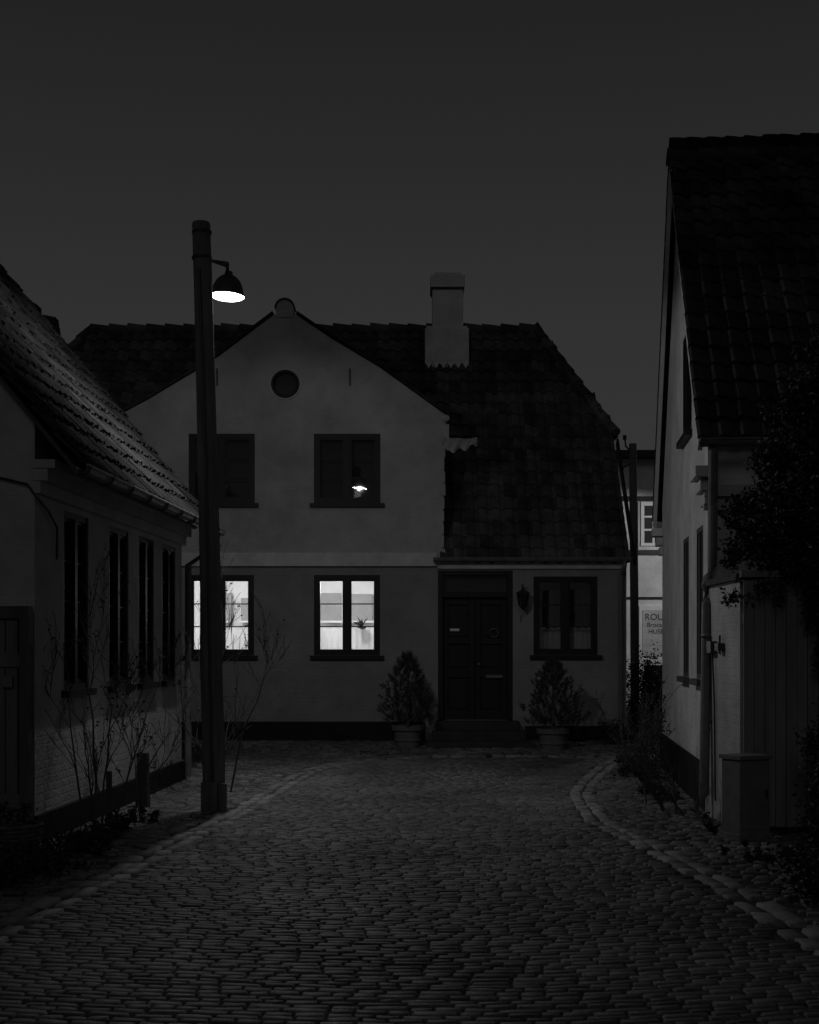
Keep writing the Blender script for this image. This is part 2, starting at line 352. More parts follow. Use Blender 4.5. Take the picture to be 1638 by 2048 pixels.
# door
dr=MB(); yd=D+.12
dr.box(dx0,dx0+.09,D-.02,yd+.05,dz0,dz1); dr.box(dx1-.09,dx1,D-.02,yd+.05,dz0,dz1); dr.box(dx0+.09,dx1-.09,D-.02,yd+.05,dz1-.09,dz1)
tz=FZ(1187); dr.box(dx0+.09,dx1-.09,D+.0,yd+.05,tz-.07,tz+.03)
mid=(dx0+dx1)/2
for a,b in ((dx0+.09,mid-.005),(mid+.005,dx1-.09)):
    dr.box(a,b,yd+.02,yd+.05,dz0,tz-.07)
    dr.box(a,a+.09,yd-.02,yd+.02,dz0,tz-.07); dr.box(b-.09,b,yd-.02,yd+.02,dz0,tz-.07)
    for z0,z1 in ((dz0,dz0+.16),(dz0+.75,dz0+.9),(dz0+1.35,dz0+1.45),(tz-.2,tz-.07)): dr.box(a+.09,b-.09,yd-.02,yd+.02,z0,z1)
    for z0,z1 in ((dz0+.2,dz0+.71),(dz0+.94,dz0+1.31),(dz0+1.49,tz-.24)): dr.box(a+.13,b-.13,yd-.005,yd+.02,z0,z1)
dr.obj("front_door",DARK,H,bevel=.006)
za,zb=tz+.03,dz1-.09; xa_,xb_=dx0+.09,dx1-.09
MB().add([(xa_,yd+.02,za),(xb_,yd+.02,za),(xb_,yd+.02,zb),(xa_,yd+.02,zb)],[(0,1,2,3)]).obj("transom_pane",GLASS,H,fix=False)
MB().box(dx0+.02,dx1-.02,yd+.08,yd+.10,dz0,dz1-.02).obj("hall_dark_panel",DARK,H)  # dark panel stands in for the shaded hall behind the transom
MB().box(FX(900),FX(919),yd-.03,yd-.021,FZ(1262),FZ(1257)).obj("name_plate",WHITEP,H)
MB().box(FX(972),FX(1006),yd-.035,yd-.021,FZ(1356),FZ(1350)).tube([(FX(958),yd-.03,FZ(1328)),(FX(958),yd-.07,FZ(1328))],.022,12).obj("letter_slot",METAL,H)
wm=MB()
for i in range(20):
    t=i*2*math.pi/20; wm.tube([(FX(989)+.075*math.cos(t),yd-.035,FZ(1266)+.075*math.sin(t)),(FX(989)+.085*math.cos(t+.4),yd-.05,FZ(1266)+.085*math.sin(t+.4))],[.02,.008],5)
wm.obj("door_wreath",LEAFG,H)
# steps
MB().box(FX(872),FX(1036),D-.45,D-.002,-.1,.50).obj("steps_upper",STEP,H,bevel=.01)
MB().box(FX(862),FX(1046),D-.8,D-.452,-.1,.345).obj("steps_middle",STEP,H,bevel=.01)
MB().box(FX(852),FX(1058),D-1.15,D-.802,-.1,.19).obj("steps_lower",STEP,H,bevel=.01)
# number
def text(s,loc,size,m,parent,rz=0,ext=.004,name="lettering"):
    c=bpy.data.curves.new(name,'FONT'); c.body=s; c.size=size; c.extrude=ext; c.align_x='CENTER'; c.materials.append(m)
    o=bpy.data.objects.new(name,c); o.location=loc; o.rotation_euler=(math.radians(90),0,rz); scene.collection.objects.link(o); o.parent=parent; return o
text("1",(FX(1042),D-.006,FZ(1244)),.18,DMETAL,H,name="house_number")
# wall anchors
for px,py in ((435,755),(700,755)):
    MB().box(FX(px)-.015,FX(px)+.015,D-.06,D-.03,FZ(py)-.15,FZ(py)+.15).obj("wall_anchor",DMETAL,H)
# roof
V=Vector((0,4.14,rz_-ez)).normalized(); sl=math.hypot(4.14,rz_-ez)
ov=.22
O=Vector((XL,D,ez+.07))-V*ov
vh=ov+math.hypot(rh,zh-ez)
def ins(u,v):
    x=XL+u
    if v>ov+sl-.05: return False
    if v<vh: return x>XL-.1 and x<XR+.12
    t=(v-vh)/(ov+sl-vh)
    return x<XR+.12-t*(XR+.05-2.6) and x>XL-.05+t*1.5
def ins2(u,v):
    x=XL+u
    if x<FX(884) and x>FX(262) and v<vh-.1: return False
    return ins(u,v)
tiles("roof_tiles",O,(1,0,0),V,XR-XL+.3,ov+sl,ins2,H,seed=2)
V2=Vector((0,-4.14,rz_-ez)).normalized()
tiles("rear_roof_tiles",Vector((XL,2*Yr-D,ez+.07))-V2*ov,(1,0,0),V2,XR-XL+.3,ov+sl,ins,H,seed=3)
hr=Vector((2.6-XR,0,rz_-zh)).normalized(); hl=math.hypot(2.6-XR,rz_-zh); hw=(Yr-D-rh)
tiles("hip_tiles",Vector((XR+.1,Yr-hw,zh+.02)),(0,1,0),hr,2*hw,hl,lambda u,v: abs(u-hw)<hw*(1-v/hl)+.08,H,seed=4)
ridge("ridge_tiles",(XL+1.5,Yr,rz_+.07),(2.65,Yr,rz_+.07),H)
ridge("hip_ridge",(XR+.1,D+rh,zh+.09),(2.62,Yr,rz_+.09),H,r=.1)
ridge("hip_ridge",(XL-.0,D+rh,zh+.09),(XL+1.5,Yr,rz_+.09),H,r=.1)
MB().beam((XR+.13,D-.12,ez-.1),(XR+.13,D+rh,zh-.05),.04,.16).obj("verge_board",DARK,H)
# gutter and downpipe
gu=MB(); 
prof=[( .065*math.cos(t),.065*math.sin(t)) for t in [math.pi+ i*math.pi/8 for i in range(9)]]
vs=[];
for X in (FX(866),FX(1258)):
    vs+=[(X,D-.21+a,ez-.03+b) for a,b in prof]
gu.add(vs,[(k,k+1,k+10,k+9) for k in range(8)])
gu.tube([(FX(866),D-.275,ez-.03),(FX(1258),D-.275,ez-.03)],.012,6)
gu.tube([(FX(1246),D-.21,ez-.08),(FX(1246),D-.21,ez-.16),(FX(1240),D-.07,ez-.32),(FX(1240),D-.07,.2)],.04,10)
gu.obj("gutter",METAL,H,fix=False)
# ragged mortar flashing where the tiles meet the gable edge
fl=MB()
for i in range(10):
    z=FZ(862)-i*.23
    fl.box(FX(884)+.0,FX(884)+.03+.03*R.random(),D-.05,D-.02,z-.235,z-.02-.03*R.random())
fl.obj("gable_edge_flashing",PLASTERG,H)
of=MB(); nx=14; c0=Vector((FX(888),D-.2,FZ(862)))
vs=[]
for i in range(nx+1):
    t=i/nx; wdt=(.26*(1-.55*t)+.03)*(1 if t>.05 else .6)
    for j in range(6):
        s=j/5; vs.append((c0.x+.58*t, c0.y-.05*math.sin(s*3)+.10*(1-s)+.05*math.sin(t*11+s*2), c0.z-.12-.10*t-wdt*s+.09*t*t+.04*math.sin(t*17)*s))
of.add(vs,[(i*6+j,i*6+j+1,(i+1)*6+j+1,(i+1)*6+j) for i in range(nx) for j in range(5)])
of.obj("lead_apron",LEAD,H,fix=False)
MB().tube([(FX(892),D-.12,FZ(838)),(FX(889),D+1.9,FZ(838))],.06,8).box(FX(884),FX(898),D-.08,D+.3,FZ(885),FZ(850)).obj("gable_gutter",LEAD,H)
# chimney
cy=D+3.36
def cpx(px): return (px-819)*cy/F
def cpz(py): return EYE+(1300-py)*cy/F
ch=MB()
ch.box(cpx(850),cpx(938),cy,cy+.95,6.6,cpz(656)); ch.box(cpx(865),cpx(927),cy+.12,cy+.8,cpz(656)-.01,cpz(575))
ch.box(cpx(861),cpx(930),cy+.07,cy+.85,cpz(572),cpz(548)); ch.box(cpx(868),cpx(924),cy+.14,cy+.78,cpz(548)-.001,cpz(541))
for x in (cpx(853),cpx(931)-.08,cpx(889)): ch.box(x,x+.12,cy+.03,cy+.92,cpz(656),cpz(651))
ch.obj("chimney",PLASTERW,H,bevel=.012)
MB().box(cpx(863),cpx(928.5),cy+.09,cy+.83,cpz(575)-.003,cpz(571.5)).obj("chimney_band",DARK,H)
zz=MB(); Nn=Vector((1,0,0)).cross(V).normalized()
for i in range(6):
    w_=.89/6; xa=cpx(850)+i*w_
    vv=(cy-D)/V.y+ov
    P=lambda x,q: Vector((x,0,0))+Vector((0,O.y,O.z))+V*q+Nn*.1
    zz.add([P(xa,vv+.05),P(xa+w_,vv+.05),P(xa+w_/2,vv-.16)],[(0,1,2)])
zz.obj("chimney_flashing",PLASTERW,H,fix=False)
# wall lantern
LN=empty("wall_lantern",(FX(1044),D-.2,FZ(1196)))
k=MB(); k.lathe([(0,.2),(.025,.185),(.02,.15),(.08,.11),(.125,.085),(.12,.07)],6); k.lathe([(.07,-.15),(.075,-.135),(.035,-.18),(0,-.23)],6)
for i in range(6):
    t=i*math.pi/3; k.tube([(.07*math.cos(t),.07*math.sin(t),-.14),(.11*math.cos(t),.11*math.sin(t),.08)],.008,5)
k.tube([(0,0,.16),(0,.0,.22),(0,.05,.24),(0,.14,.17),(0,.19,.08)],.012,6); k.box(-.03,.03,.18,.2,-.02,.12); k.tube([(0,0,-.13),(0,0,-.02)],.014,6)
k.tube([(0,0,-.16),(0,.09,-.19),(0,.19,-.1)],.009,6)
k.obj("lantern_frame",DMETAL,LN); MB().lathe([(.064,-.14),(.105,.075)],6).obj("lantern_glass",GLASS,LN,fix=False)

# ============================================================ COTTAGE (left)
C=empty("cottage",(-3.374,12.8,0),-math.atan(.0467))
Lc=6.4; w2=3.75; EH=3.84; SL=1.2
pf=[(0,-.1),(0,EH-.03),(-w2,EH-.03+w2*SL),(-2*w2,EH-.03),(-2*w2,-.1)]
cb=MB(); cb.add([(x,0,z) for x,z in pf]+[(x,Lc,z) for x,z in pf],[(0,1,2,3,4),(9,8,7,6,5)]+[(i,(i+1)%5,(i+1)%5+5,i+5) for i in range(5)])
cbo=cb.obj("walls",PLASTER2)
wins=[(.9,1.78),(2.6,3.46),(3.96,4.74),(5.22,6.0)]
cut(cbo,[cbox(-.3,.2,a,b,1.36,3.1) for a,b in wins]); cbo.parent=C
for i,(a,b) in enumerate(wins):
    window(C,(-.04,a,1.36),math.radians(90),b-a,1.74,rows=4,tilts=((.01,0),(-.01,0)),fr=.06)
    MB().box(-.28,-.26,a,b,1.36,3.1).obj("dark_room_panel",VOID,C)  # flat dark panel gives each recess its painted shade
O=Vector((.40,-.12,EH-.40*SL+.06))
tl=math.hypot(w2+.40,(w2+.40)*SL)
tiles("roof_tiles",O,(0,1,0),(-1,0,SL),Lc+.45,tl,lambda u,v:v<tl,C,seed=6,m=TILED,amp=.85)
tiles("rear_roof_tiles",Vector((-2*w2-.40,-.12,O.z)),(0,1,0),(1,0,SL),Lc+.45,tl,lambda u,v:v<tl,C,seed=7,m=TILED)
ridge("ridge_tiles",(-w2,-.12,O.z+(w2+.40)*SL+.03),(-w2,Lc+.35,O.z+(w2+.40)*SL+.03),C)
us=MB()
for sx in (0,1):
    xe=.41 if sx==0 else -2*w2-.41; zt_=O.z-.05
    us.add([(xe,-.10,zt_-.05),(-w2,-.10,zt_-.05+(w2+.4)*SL),(-w2,-.10,zt_+(w2+.4)*SL),(xe,-.10,zt_),
            (xe,Lc+.3,zt_-.05),(-w2,Lc+.3,zt_-.05+(w2+.4)*SL),(-w2,Lc+.3,zt_+(w2+.4)*SL),(xe,Lc+.3,zt_)],[(0,1,2,3),(4,5,6,7),(0,1,5,4),(2,3,7,6),(0,3,7,4),(1,2,6,5)])
us.obj("roof_deck",WOODD,C)
co=MB(); 
for i,(o1,z0,z1) in enumerate(((.06,3.16,3.27),(.13,3.272,3.38),(.2,3.382,3.46))):
    co.box(-.002*(i+1),o1,-.03-.01*i,Lc+.02+.01*i,z0,z1)
co.obj("cornice",PLASTER2,C)
MB().box(-.01,.05,-.05,Lc+.03,-.1,.26).obj("plinth",PLINTH,C)
gu=MB(); prof=[( .075*math.cos(t),.075*math.sin(t)) for t in [math.pi+ i*math.pi/8 for i in range(9)]]
vs=[]
gx=.46; gzz=O.z-.03
for Y in (-.2,Lc+.42): vs+=[(gx+a,Y,gzz+b) for a,b in prof]
gu.add(vs,[(k,k+1,k+10,k+9) for k in range(8)])
gu.tube([(gx+.075,-.2,gzz),(gx+.075,Lc+.42,gzz)],.014,6)
for i in range(9): gu.tube([(gx+a*1.08,-.1+i*.8,gzz+b*1.08) for a,b in prof],.012,5)
gu.tube([(gx,Lc+.2,gzz-.06),(gx,Lc+.2,gzz-.2),(.1,Lc-.05,gzz-.5),(.1,Lc-.05,.05)],.045,10)
gu.obj("gutter",METAL,C,fix=False)
# plank gate on the end wall
G=empty("plank_gate",(-3.46,12.66,0),-math.atan(.0467))
g=MB()
for i in range(9): g.box(-1.05+i*.115,-1.05+i*.115+.105,-.01-R.uniform(0,.008),.03,.06,2.02)
g.box(-1.06,0,-.04,-.016,.35,.47);g.box(-1.06,0,-.04,-.016,1.6,1.72)
g.obj("planks",WOODM,G)
MB().box(-1.15,-1.06,-.05,.08,0,2.14).box(0.0,.085,-.05,.08,0,2.14).box(-1.06,0,-.05,.08,2.03,2.14).obj("frame",WOODD,G)
MB().box(-.16,-.06,-.055,-.04,1.42,1.52).tube([(-.3,-.05,1.05),(-.3,-.09,1.05),(-.2,-.09,1.05)],.012,6).obj("latch",METAL,G)
cbm=MB(); cbm.tube([(-.9,-.03,3.34),(-.35,-.03,3.31),(-.06,-.03,3.24),(.03,-.03,3.12),(.04,.3,3.02),(.04,.55,2.9),(.04,.55,2.6)],.012,6); cbm.obj("cable",DMETAL,C)
# ============================================================ STREET LAMPS
def street_lamp(base,top,head,name,spread,direct,r0=.125,r1=.1):
    S=empty(name,base); B=Vector(base); t=Vector(top)-B; h=Vector(head)-B
    p=MB(); n=9; P=[t*(i/(n-1))+Vector((R.uniform(-.008,.008),R.uniform(-.008,.008),0)) for i in range(n)]
    P[0]=Vector((0,0,-.2)); p.tube(P,[r0+(r1-r0)*i/(n-1)+R.uniform(-.003,.003) for i in range(n)],20); 
    p.lathe([(0,.03),(r1*.9,.02),(r1*1.02,-.01),(r1*1.02,-.03)],16,Matrix.Translation(P[-1]))
    p.obj("pole",WOODP,S,smooth=False)
    q=MB(); pt=t*((h.z+.50)/t.z)
    q.tube([pt,pt+(h-pt)*.35+Vector((0,0,-.06)),h+Vector((0,0,.38)),h+Vector((0,0,.28))],.02,8)
    q.tube([pt+Vector((0,0,-.28)),h+Vector((0,0,.34))],.012,6)
    for zz in (.0,-.28): q.lathe([(r1+.006,-.02),(r1+.012,0),(r1+.006,.02)],18,Matrix.Translation(pt+Vector((0,0,zz))))
    q.tube([P[-1]*(.92)+Vector((-.02,-r1-.005,0)),P[-1]*.6+Vector((.01,-r1-.012,0)),P[-1]*.35+Vector((.0,-r1-.018,0)),P[-1]*.0+Vector((0,-r0-.01,0))],.016,6)
    q.obj("bracket",DMETAL,S)
    E_=Euler((math.radians(-3),math.radians(3),0)).to_matrix().to_4x4()
    Mh=Matrix.Translation(h)@E_@Matrix.Scale(.88,4)
    MB().lathe([(.0,.33),(.05,.325),(.055,.28),(.10,.26),(.16,.20),(.195,.12),(.212,.03),(.235,-.0),(.232,-.012),(.21,.02),(.19,.11),(.14,.18),(.0,.22)],28,Mh).obj("shade",DMETAL,S,smooth=True)
    MB().lathe([(.222,.002),(.2,-.014),(.10,-.022),(.0,-.024)],28,Mh).obj("diffuser",BULB,S,smooth=True)
    ld=bpy.data.lights.new("lamp_light",'AREA'); ld.shape='DISK'; ld.size=.36; ld.energy=spread; o=bpy.data.objects.new("lamp_light",ld); o.location=h+Vector((0,0,-.033)); o.rotation_euler=(math.radians(-3),math.radians(3),0); scene.collection.objects.link(o); o.parent=S
    ld=bpy.data.lights.new("lamp_bulb",'POINT'); ld.energy=direct; ld.shadow_soft_size=.012; o=bpy.data.objects.new("lamp_bulb",ld); o.location=h+Vector((0,0,-.045)); scene.collection.objects.link(o); o.parent=S
    return S
S=street_lamp((-2.13,15.55,0),(-2.28,15.6,6.42),(-2.10,16.4,5.83),"street_lamp",28,115)
MB().box(-.13,.05,-.16,-.12,.0,.32).tube([(.1,-.12,-.02),(.1,-.12,.3)],.05,8).obj("pole_base_strap",WOODP,S)
street_lamp((8.7,36,0),(8.7,36,6.3),(8.1,36,5.5),"assumed_street_lamp",20,230)  # assumed lamp out of view, added to brighten the alley wall
# utility pole in the alley
U=empty("utility_pole",(4.76,30,0))
MB().tube([(0,0,0),(-.02,0,3),(-.05,0,6.1)],[.095,.09,.08],14).obj("pole",WOODP,U)
MB().tube([(-.05,0,5.9),(-.2,0,6.05),(-.22,0,6.2)],.02,6).tube([(-.05,0,5.7),(-.25,0,5.6),(-.27,0,5.5)],.02,6).tube([(-.22,0,6.18),(-.22,0,6.28)],.04,8).obj("insulators",DMETAL,U)

# ============================================================ RIGHT HOUSE
T=empty("steep_roof_house",(3.23,15.4,0),-math.atan(.096))
Ld=6.05; W3=8; e3=4.2; yr=3.35; zr=8.13; eb=3.9
pf=[(0,-.1),(0,e3),(yr,zr),(Ld,eb),(Ld,-.1)]
b=MB().add([(0,y,z) for y,z in pf]+[(W3,y,z) for y,z in pf],[(0,1,2,3,4),(9,8,7,6,5)]+[(i,(i+1)%5,(i+1)%5+5,i+5) for i in range(5)])
bo=b.obj("walls",PLASTERW)
rw=[(.45,1.15),(2.05,2.75)]
cut(bo,[cbox(-.2,.25,a,c,1.42,3.15) for a,c in rw]+[cbox(-.2,.25,1.7,2.8,4.4,5.7)]); bo.parent=T
for a,c in rw:
    window(T,(.03,c,1.42),math.radians(-90),c-a,1.73,rows=4,fr=.06,fm=WOODD); MB().box(.2,.22,a,c,1.42,3.15).obj("dark_room_panel",VOID,T)
window(T,(.03,2.8,4.4),math.radians(-90),1.1,1.3,rows=3,fr=.06); MB().box(.2,.22,1.7,2.8,4.4,5.7).obj("dark_room_panel",VOID,T)  # panel coloured dark in place of an unlit room
MB().box(-.04,W3,-.04,Ld+.04,-.1,.5).obj("plinth",PLINTH,T)
sr=(zr-e3)/yr; tl=math.hypot(yr+.25,(yr+.25)*sr)
Or=Vector((-.14,-.25,e3-.25*sr+.09))
tiles("roof_tiles",Or,(1,0,0),(0,1,sr),W3,tl,lambda u,v:v<tl,T,pu=.23,pv=.31,seed=9,m=TILED,amp=.9)
Vb=Vector((0,-(Ld-yr),(zr-eb))); tb=Vb.length*1.07; Vb.normalize()
tiles("rear_roof_tiles",Vector((-.14,yr,zr+.09))-Vb*tb,(1,0,0),Vb,W3,tb,lambda u,v:True,T,seed=10,m=TILED)
ridge("ridge_tiles",(-.16,yr,zr+.10),(W3,yr,zr+.10),T,r=.11,m=TILED)
vb=MB(); 
vb.beam((-.10,-.2,Or.z-.06),(-.10,yr,zr+.02),.05,.14); vb.beam((-.10,Ld+.2,eb-.28),(-.10,yr,zr+.02),.05,.12)
vb.obj("verge",PLASTERW,T)
cr=MB()
for i,(o1,z0) in enumerate(((.05,3.32),(.10,3.46),(.16,3.60))): cr.box(-o1,-.001,-.25 if i==2 else -.12-.04*i,.32,z0,z0+.12); cr.box(-o1,-.001,Ld-.2,Ld+.1,z0-.15,z0-.03)
cr.obj("corbel",TRIMW,T,bevel=.01)
cr=MB(); cr.box(-.05,W3,-.14,-.001,3.4,3.52); cr.box(-.05,W3,-.09,-.001,3.26,3.398); cr.obj("cornice",PLASTER2,T)
gu=MB(); vs=[]
for X in (-.12,W3): vs+=[(X,-.33+a,Or.z-.02+b) for a,b in prof]
gu.add(vs,[(k,k+1,k+10,k+9) for k in range(8)]); gu.tube([(-.12,-.405,Or.z-.02),(W3,-.405,Or.z-.02)],.013,6)
pp=[Vector(p) for p in ((.02,-.33,Or.z-.1),(.03,-.2,3.3),(.03,-.16,2.66),(-.02,-.22,2.52),(-.06,-.36,2.42),(-.06,-.44,2.25),(-.08,-.5,1.2),(-.10,-.55,.25),(-.22,-.6,.08))]
gu.tube(pp,.052,12)
for z in (1.9,1.0): gu.lathe([(.05,-.02),(.064,0),(.05,.02)],12,Matrix.Translation((-.07,-.48,z)))
gu.obj("gutter",METAL,T,fix=False)
# yard wall and board fence
YW=empty("yard_wall",(0,0,0)); MB().box(3.16,3.4,13.6,15.2,-.1,2.42).obj("wall",PLASTER2,YW); MB().box(3.12,3.44,13.58,15.2,2.422,2.48).obj("coping",STEP,YW)
MB().box(3.09,3.155,14.6,14.8,1.72,1.84).box(3.09,3.155,14.25,14.4,1.74,1.82).tube([(3.13,14.7,1.72),(3.14,14.65,1.2),(3.14,14.6,.2)],.01,5).tube([(3.13,14.35,1.9),(3.13,14.35,1.7)],.012,5).obj("junction_box",DMETAL,YW)
FN=empty("board_fence",(3.17,13.5,0),-.05); g=MB()
for i in range(34):
    x=i*.1; g.box(x,x+.094,-.015-R.uniform(0,.012),.01,.06+R.uniform(0,.03),2.42+R.uniform(-.012,.012))
g.box(0,3.4,.012,.05,.4,.5); g.box(0,3.4,.012,.05,2,2.1); g.obj("boards",WOODG,FN); MB().box(-.03,3.4,-.05,.06,2.44,2.5).obj("cap_rail",WOODG,FN)
CB=empty("utility_cabinet",(3.12,13.2,0),math.radians(24))
MB().prism([(-.17,.02),(.17,.02),(.17,.74),(-.17,.74)],-.14,.14).obj("body",METAL,CB,bevel=.01)
MB().box(-.185,.185,-.16,.16,.742,.78).box(-.185,.185,-.15,.15,-.05,.06).box(-.15,.15,-.147,-.142,.1,.7).obj("lid",METAL,CB,bevel=.008)
MB().box(.11,.13,-.16,-.148,.38,.46).obj("handle",DMETAL,CB)

# ============================================================ DISTANT HOUSES
Bk=empty("timber_framed_house")
def bz(py,d=40): return EYE+(1300-py)*d/F
MB().box(4.2,12,40,47,-.1,bz(915)).obj("walls",PLASTERW,Bk)
tm=MB()
for z in (bz(998),bz(1105)): tm.box(4.2,12,39.94,40.01,z-.07,z+.07)
tm.box(4.2,12,39.96,40.01,bz(1196)-.03,bz(1196)+.03)
for x in (4.6,5.6,6.36,7.4,8.4): tm.box(x-.07,x+.07,39.95,40.0,bz(1103)+.06,bz(1000)-.06)
tm.obj("timbers",DARK,Bk)
MB().box(6.5,7.6,39.93,40.0,bz(1092),bz(1004)).obj("window_recess",WHITEP,Bk)
wp=MB()
for x0,x1 in ((6.60,6.82),(6.89,7.11)):
    for a_,b_ in ((1086,1062),(1058,1036),(1032,1012)): wp.box(x0,x1,39.91,39.935,bz(a_),bz(b_))
wp.obj("window_panes",VOID,Bk)
MB().add([(4,39.6,bz(918)),(12,39.6,bz(918)),(12,43.5,bz(918)+.75),(4,43.5,bz(918)+.75),(4,47.4,bz(918)),(12,47.4,bz(918))],[(0,1,2,3),(3,2,5,4),(0,3,4),(1,2,5),(0,1,5,4)]).obj("roof",TILED,Bk)
MB().box(6.45,7.5,39.92,40.0,-.1,bz(1212)).obj("shop_door_frame",WHITEP,Bk)
MB().box(6.54,7.4,39.90,39.925,bz(1312),bz(1220)).obj("shop_sign_panel",PLASTER2,Bk)
MB().box(6.6,7.3,39.90,39.925,.2,bz(1330)).obj("shop_door_panel",DARK,Bk)
text("ROUGE",(7.02,39.895,bz(1240)),.25,DMETAL,Bk,name="shop_lettering")
text("Brocante",(6.99,39.895,bz(1254)),.18,DMETAL,Bk,name="shop_lettering")
text("HUSET",(6.97,39.895,bz(1267)),.18,DMETAL,Bk,name="shop_lettering")
# neighbour roof behind left
Nb=empty("neighbour_house")
MB().box(-14,-8.5,35,41,-.1,7).obj("walls",PLASTER2,Nb)
MB().add([(-14,34.8,6.9),(-8.2,34.8,6.9),(-14,41.2,6.9),(-8.2,41.2,6.9),(-14,38,10.9),(-9.5,38,10.5)],[(0,1,5,4),(2,4,5,3),(1,3,5),(0,4,2),(0,2,3,1)]).obj("roof",TILED,Nb)
ridge("ridge_tiles",(-14,38,10.95),(-9.5,38,10.55),Nb,m=TILED); ridge("hip_ridge",(-9.5,38,10.5),(-8.2,34.8,6.95),Nb,m=TILED)
MB().box(-10.3,-9.9,37.7,38.3,10,10.95).obj("chimney",PLINTH,Nb,bevel=.03)

# ============================================================ PLANTS
def grow(mb,p,d,L,r,depth,rr,tips,spread=.7,up=.15):
    n=5; pts=[p]; rs=[r]; dd=d.normalized()
    for i in range(n):
        dd=(dd+Vector((rr.uniform(-.22,.22),rr.uniform(-.22,.22),rr.uniform(-.15,.15)+up*.4))).normalized()
        p=p+dd*(L/n); pts.append(p); rs.append(max(.0028,r*(1-.6*(i+1)/n)))
    mb.tube(pts,rs,5,cap=False)
    tips.append(p)
    if depth>0:
        for i in range(rr.randint(3,5)):
            k=rr.randint(1,n); q=pts[k]; s=Vector((rr.uniform(-1,1),rr.uniform(-1,1),rr.uniform(-.2,.9)))
            grow(mb,q,(dd+s*spread),L*rr.uniform(.4,.7),rs[k]*.7,depth-1,rr,tips,spread,up)
    else:
        for k in (2,3,4): tips.append(pts[k])
def leafquad(mb,p,s,rr):
    e=Euler((rr.uniform(0,6.28),rr.uniform(0,6.28),rr.uniform(0,6.28))).to_matrix()
    mb.add([p+e@Vector(q)*s for q in ((0,-.6,0),(.32,0,.08),(0,.6,0),(-.32,0,.08))],[(0,1,2,3)])
def bare_shrub(name,roots,seed,leaves=.25,ls=.03,depth=3):
    rr=random.Random(seed); P=empty(name,roots[0][0]); mb=MB(); tips=[]; o=Vector(roots[0][0])
    for (p,d,L,r) in roots: grow(mb,Vector(p)-o,Vector(d),L,r,depth,rr,tips)
    mb.obj("branches",BARK,P,smooth=True,fix=False)
    lf=MB()
    for t in tips:
        if rr.random()<leaves: leafquad(lf,t+Vector((rr.uniform(-.02,.02),rr.uniform(-.02,.02),rr.uniform(-.02,.02))),ls*rr.uniform(.6,1.3),rr)
    if lf.v: lf.obj("leaves",LEAF,P,fix=False)
    return P
bare_shrub("rose_bush",[((-2.95,13.3,0),(.05,.1,1),1.35,.017),((-2.9,13.4,0),(.25,.1,1),1.25,.014),((-2.98,13.2,0),(-.12,-.1,1),1.3,.013),((-2.85,13.6,0),(.35,.4,1),1.2,.012)],11,.35)
bare_shrub("rose_bush",[((-2.85,14.6,0),(.2,.1,1),1.0,.012),((-2.8,14.8,0),(-.1,.2,1),.9,.01)],15,.3)
bare_shrub("rose_bush",[((-2.35,17.3,0),(.05,0,1),1.6,.016),((-2.2,17.5,0),(.1,0,1),1.5,.014),((-2.4,17.2,0),(-.1,0,1),1.6,.013),((-2.3,17.6,0),(.12,0,1),1.4,.012)],27,.25)
bare_shrub("rose_bush",[((2.75,15.4,0),(-.3,-.1,1),.75,.013),((2.85,15.2,0),(.1,0,1),.8,.012),((2.8,15.6,0),(-.5,.2,.8),.8,.012),((2.9,15.0,0),(-.5,-.2,.5),.8,.012),((2.7,16.2,0),(-.3,.3,.9),.7,.012)],31,.25)
bare_shrub("rose_bush",[((3.2,18.9,0),(-.3,-.1,1),.7,.012),((3.1,18.5,0),(-.1,0,.8),.6,.012),((3.2,19.3,0),(-.4,.2,.6),.7,.011)],33,.4)
def leaf_mass(name,blobs,n,size,m,seed,stems=None,loc=(0,0,0)):
    rr=random.Random(seed); P=empty(name,loc); mb=MB(); tot=sum(b[1][0]*b[1][1]*b[1][2] for b in blobs)
    o=Vector(loc)
    for c,r in blobs:
        k=int(n*r[0]*r[1]*r[2]/tot); cl=[]
        for _ in range(max(8,k//40)):
            d=Vector((rr.gauss(0,1),rr.gauss(0,1),rr.gauss(0,1))).normalized()*rr.uniform(.35,1.1)
            cl.append(Vector((c[0]+d.x*r[0],c[1]+d.y*r[1],c[2]+d.z*r[2])))
        sg=min(r)*.28
        for _ in range(k):
            q=rr.choice(cl)+Vector((rr.gauss(0,sg),rr.gauss(0,sg),rr.gauss(0,sg)))
            if q.z<.01: q.z=rr.uniform(.01,.05)
            leafquad(mb,q-o,size*rr.uniform(.6,1.4),rr)
    mb.obj("leaves",m,P,fix=False)
    if stems:
        sb=MB(); tp=[]
        for (p,d,L,r) in stems: grow(sb,Vector(p)-o,Vector(d),L,r,2,rr,tp,.6,.1)
        sb.obj("stems",BARK,P,smooth=True,fix=False)
        lf=MB()
        for t in tp:
            for _ in range(5): leafquad(lf,t+Vector((rr.gauss(0,.03),rr.gauss(0,.03),rr.gauss(0,.03))),size*rr.uniform(.6,1.2),rr)
        lf.obj("sprig_leaves",m,P,fix=False)
    return P
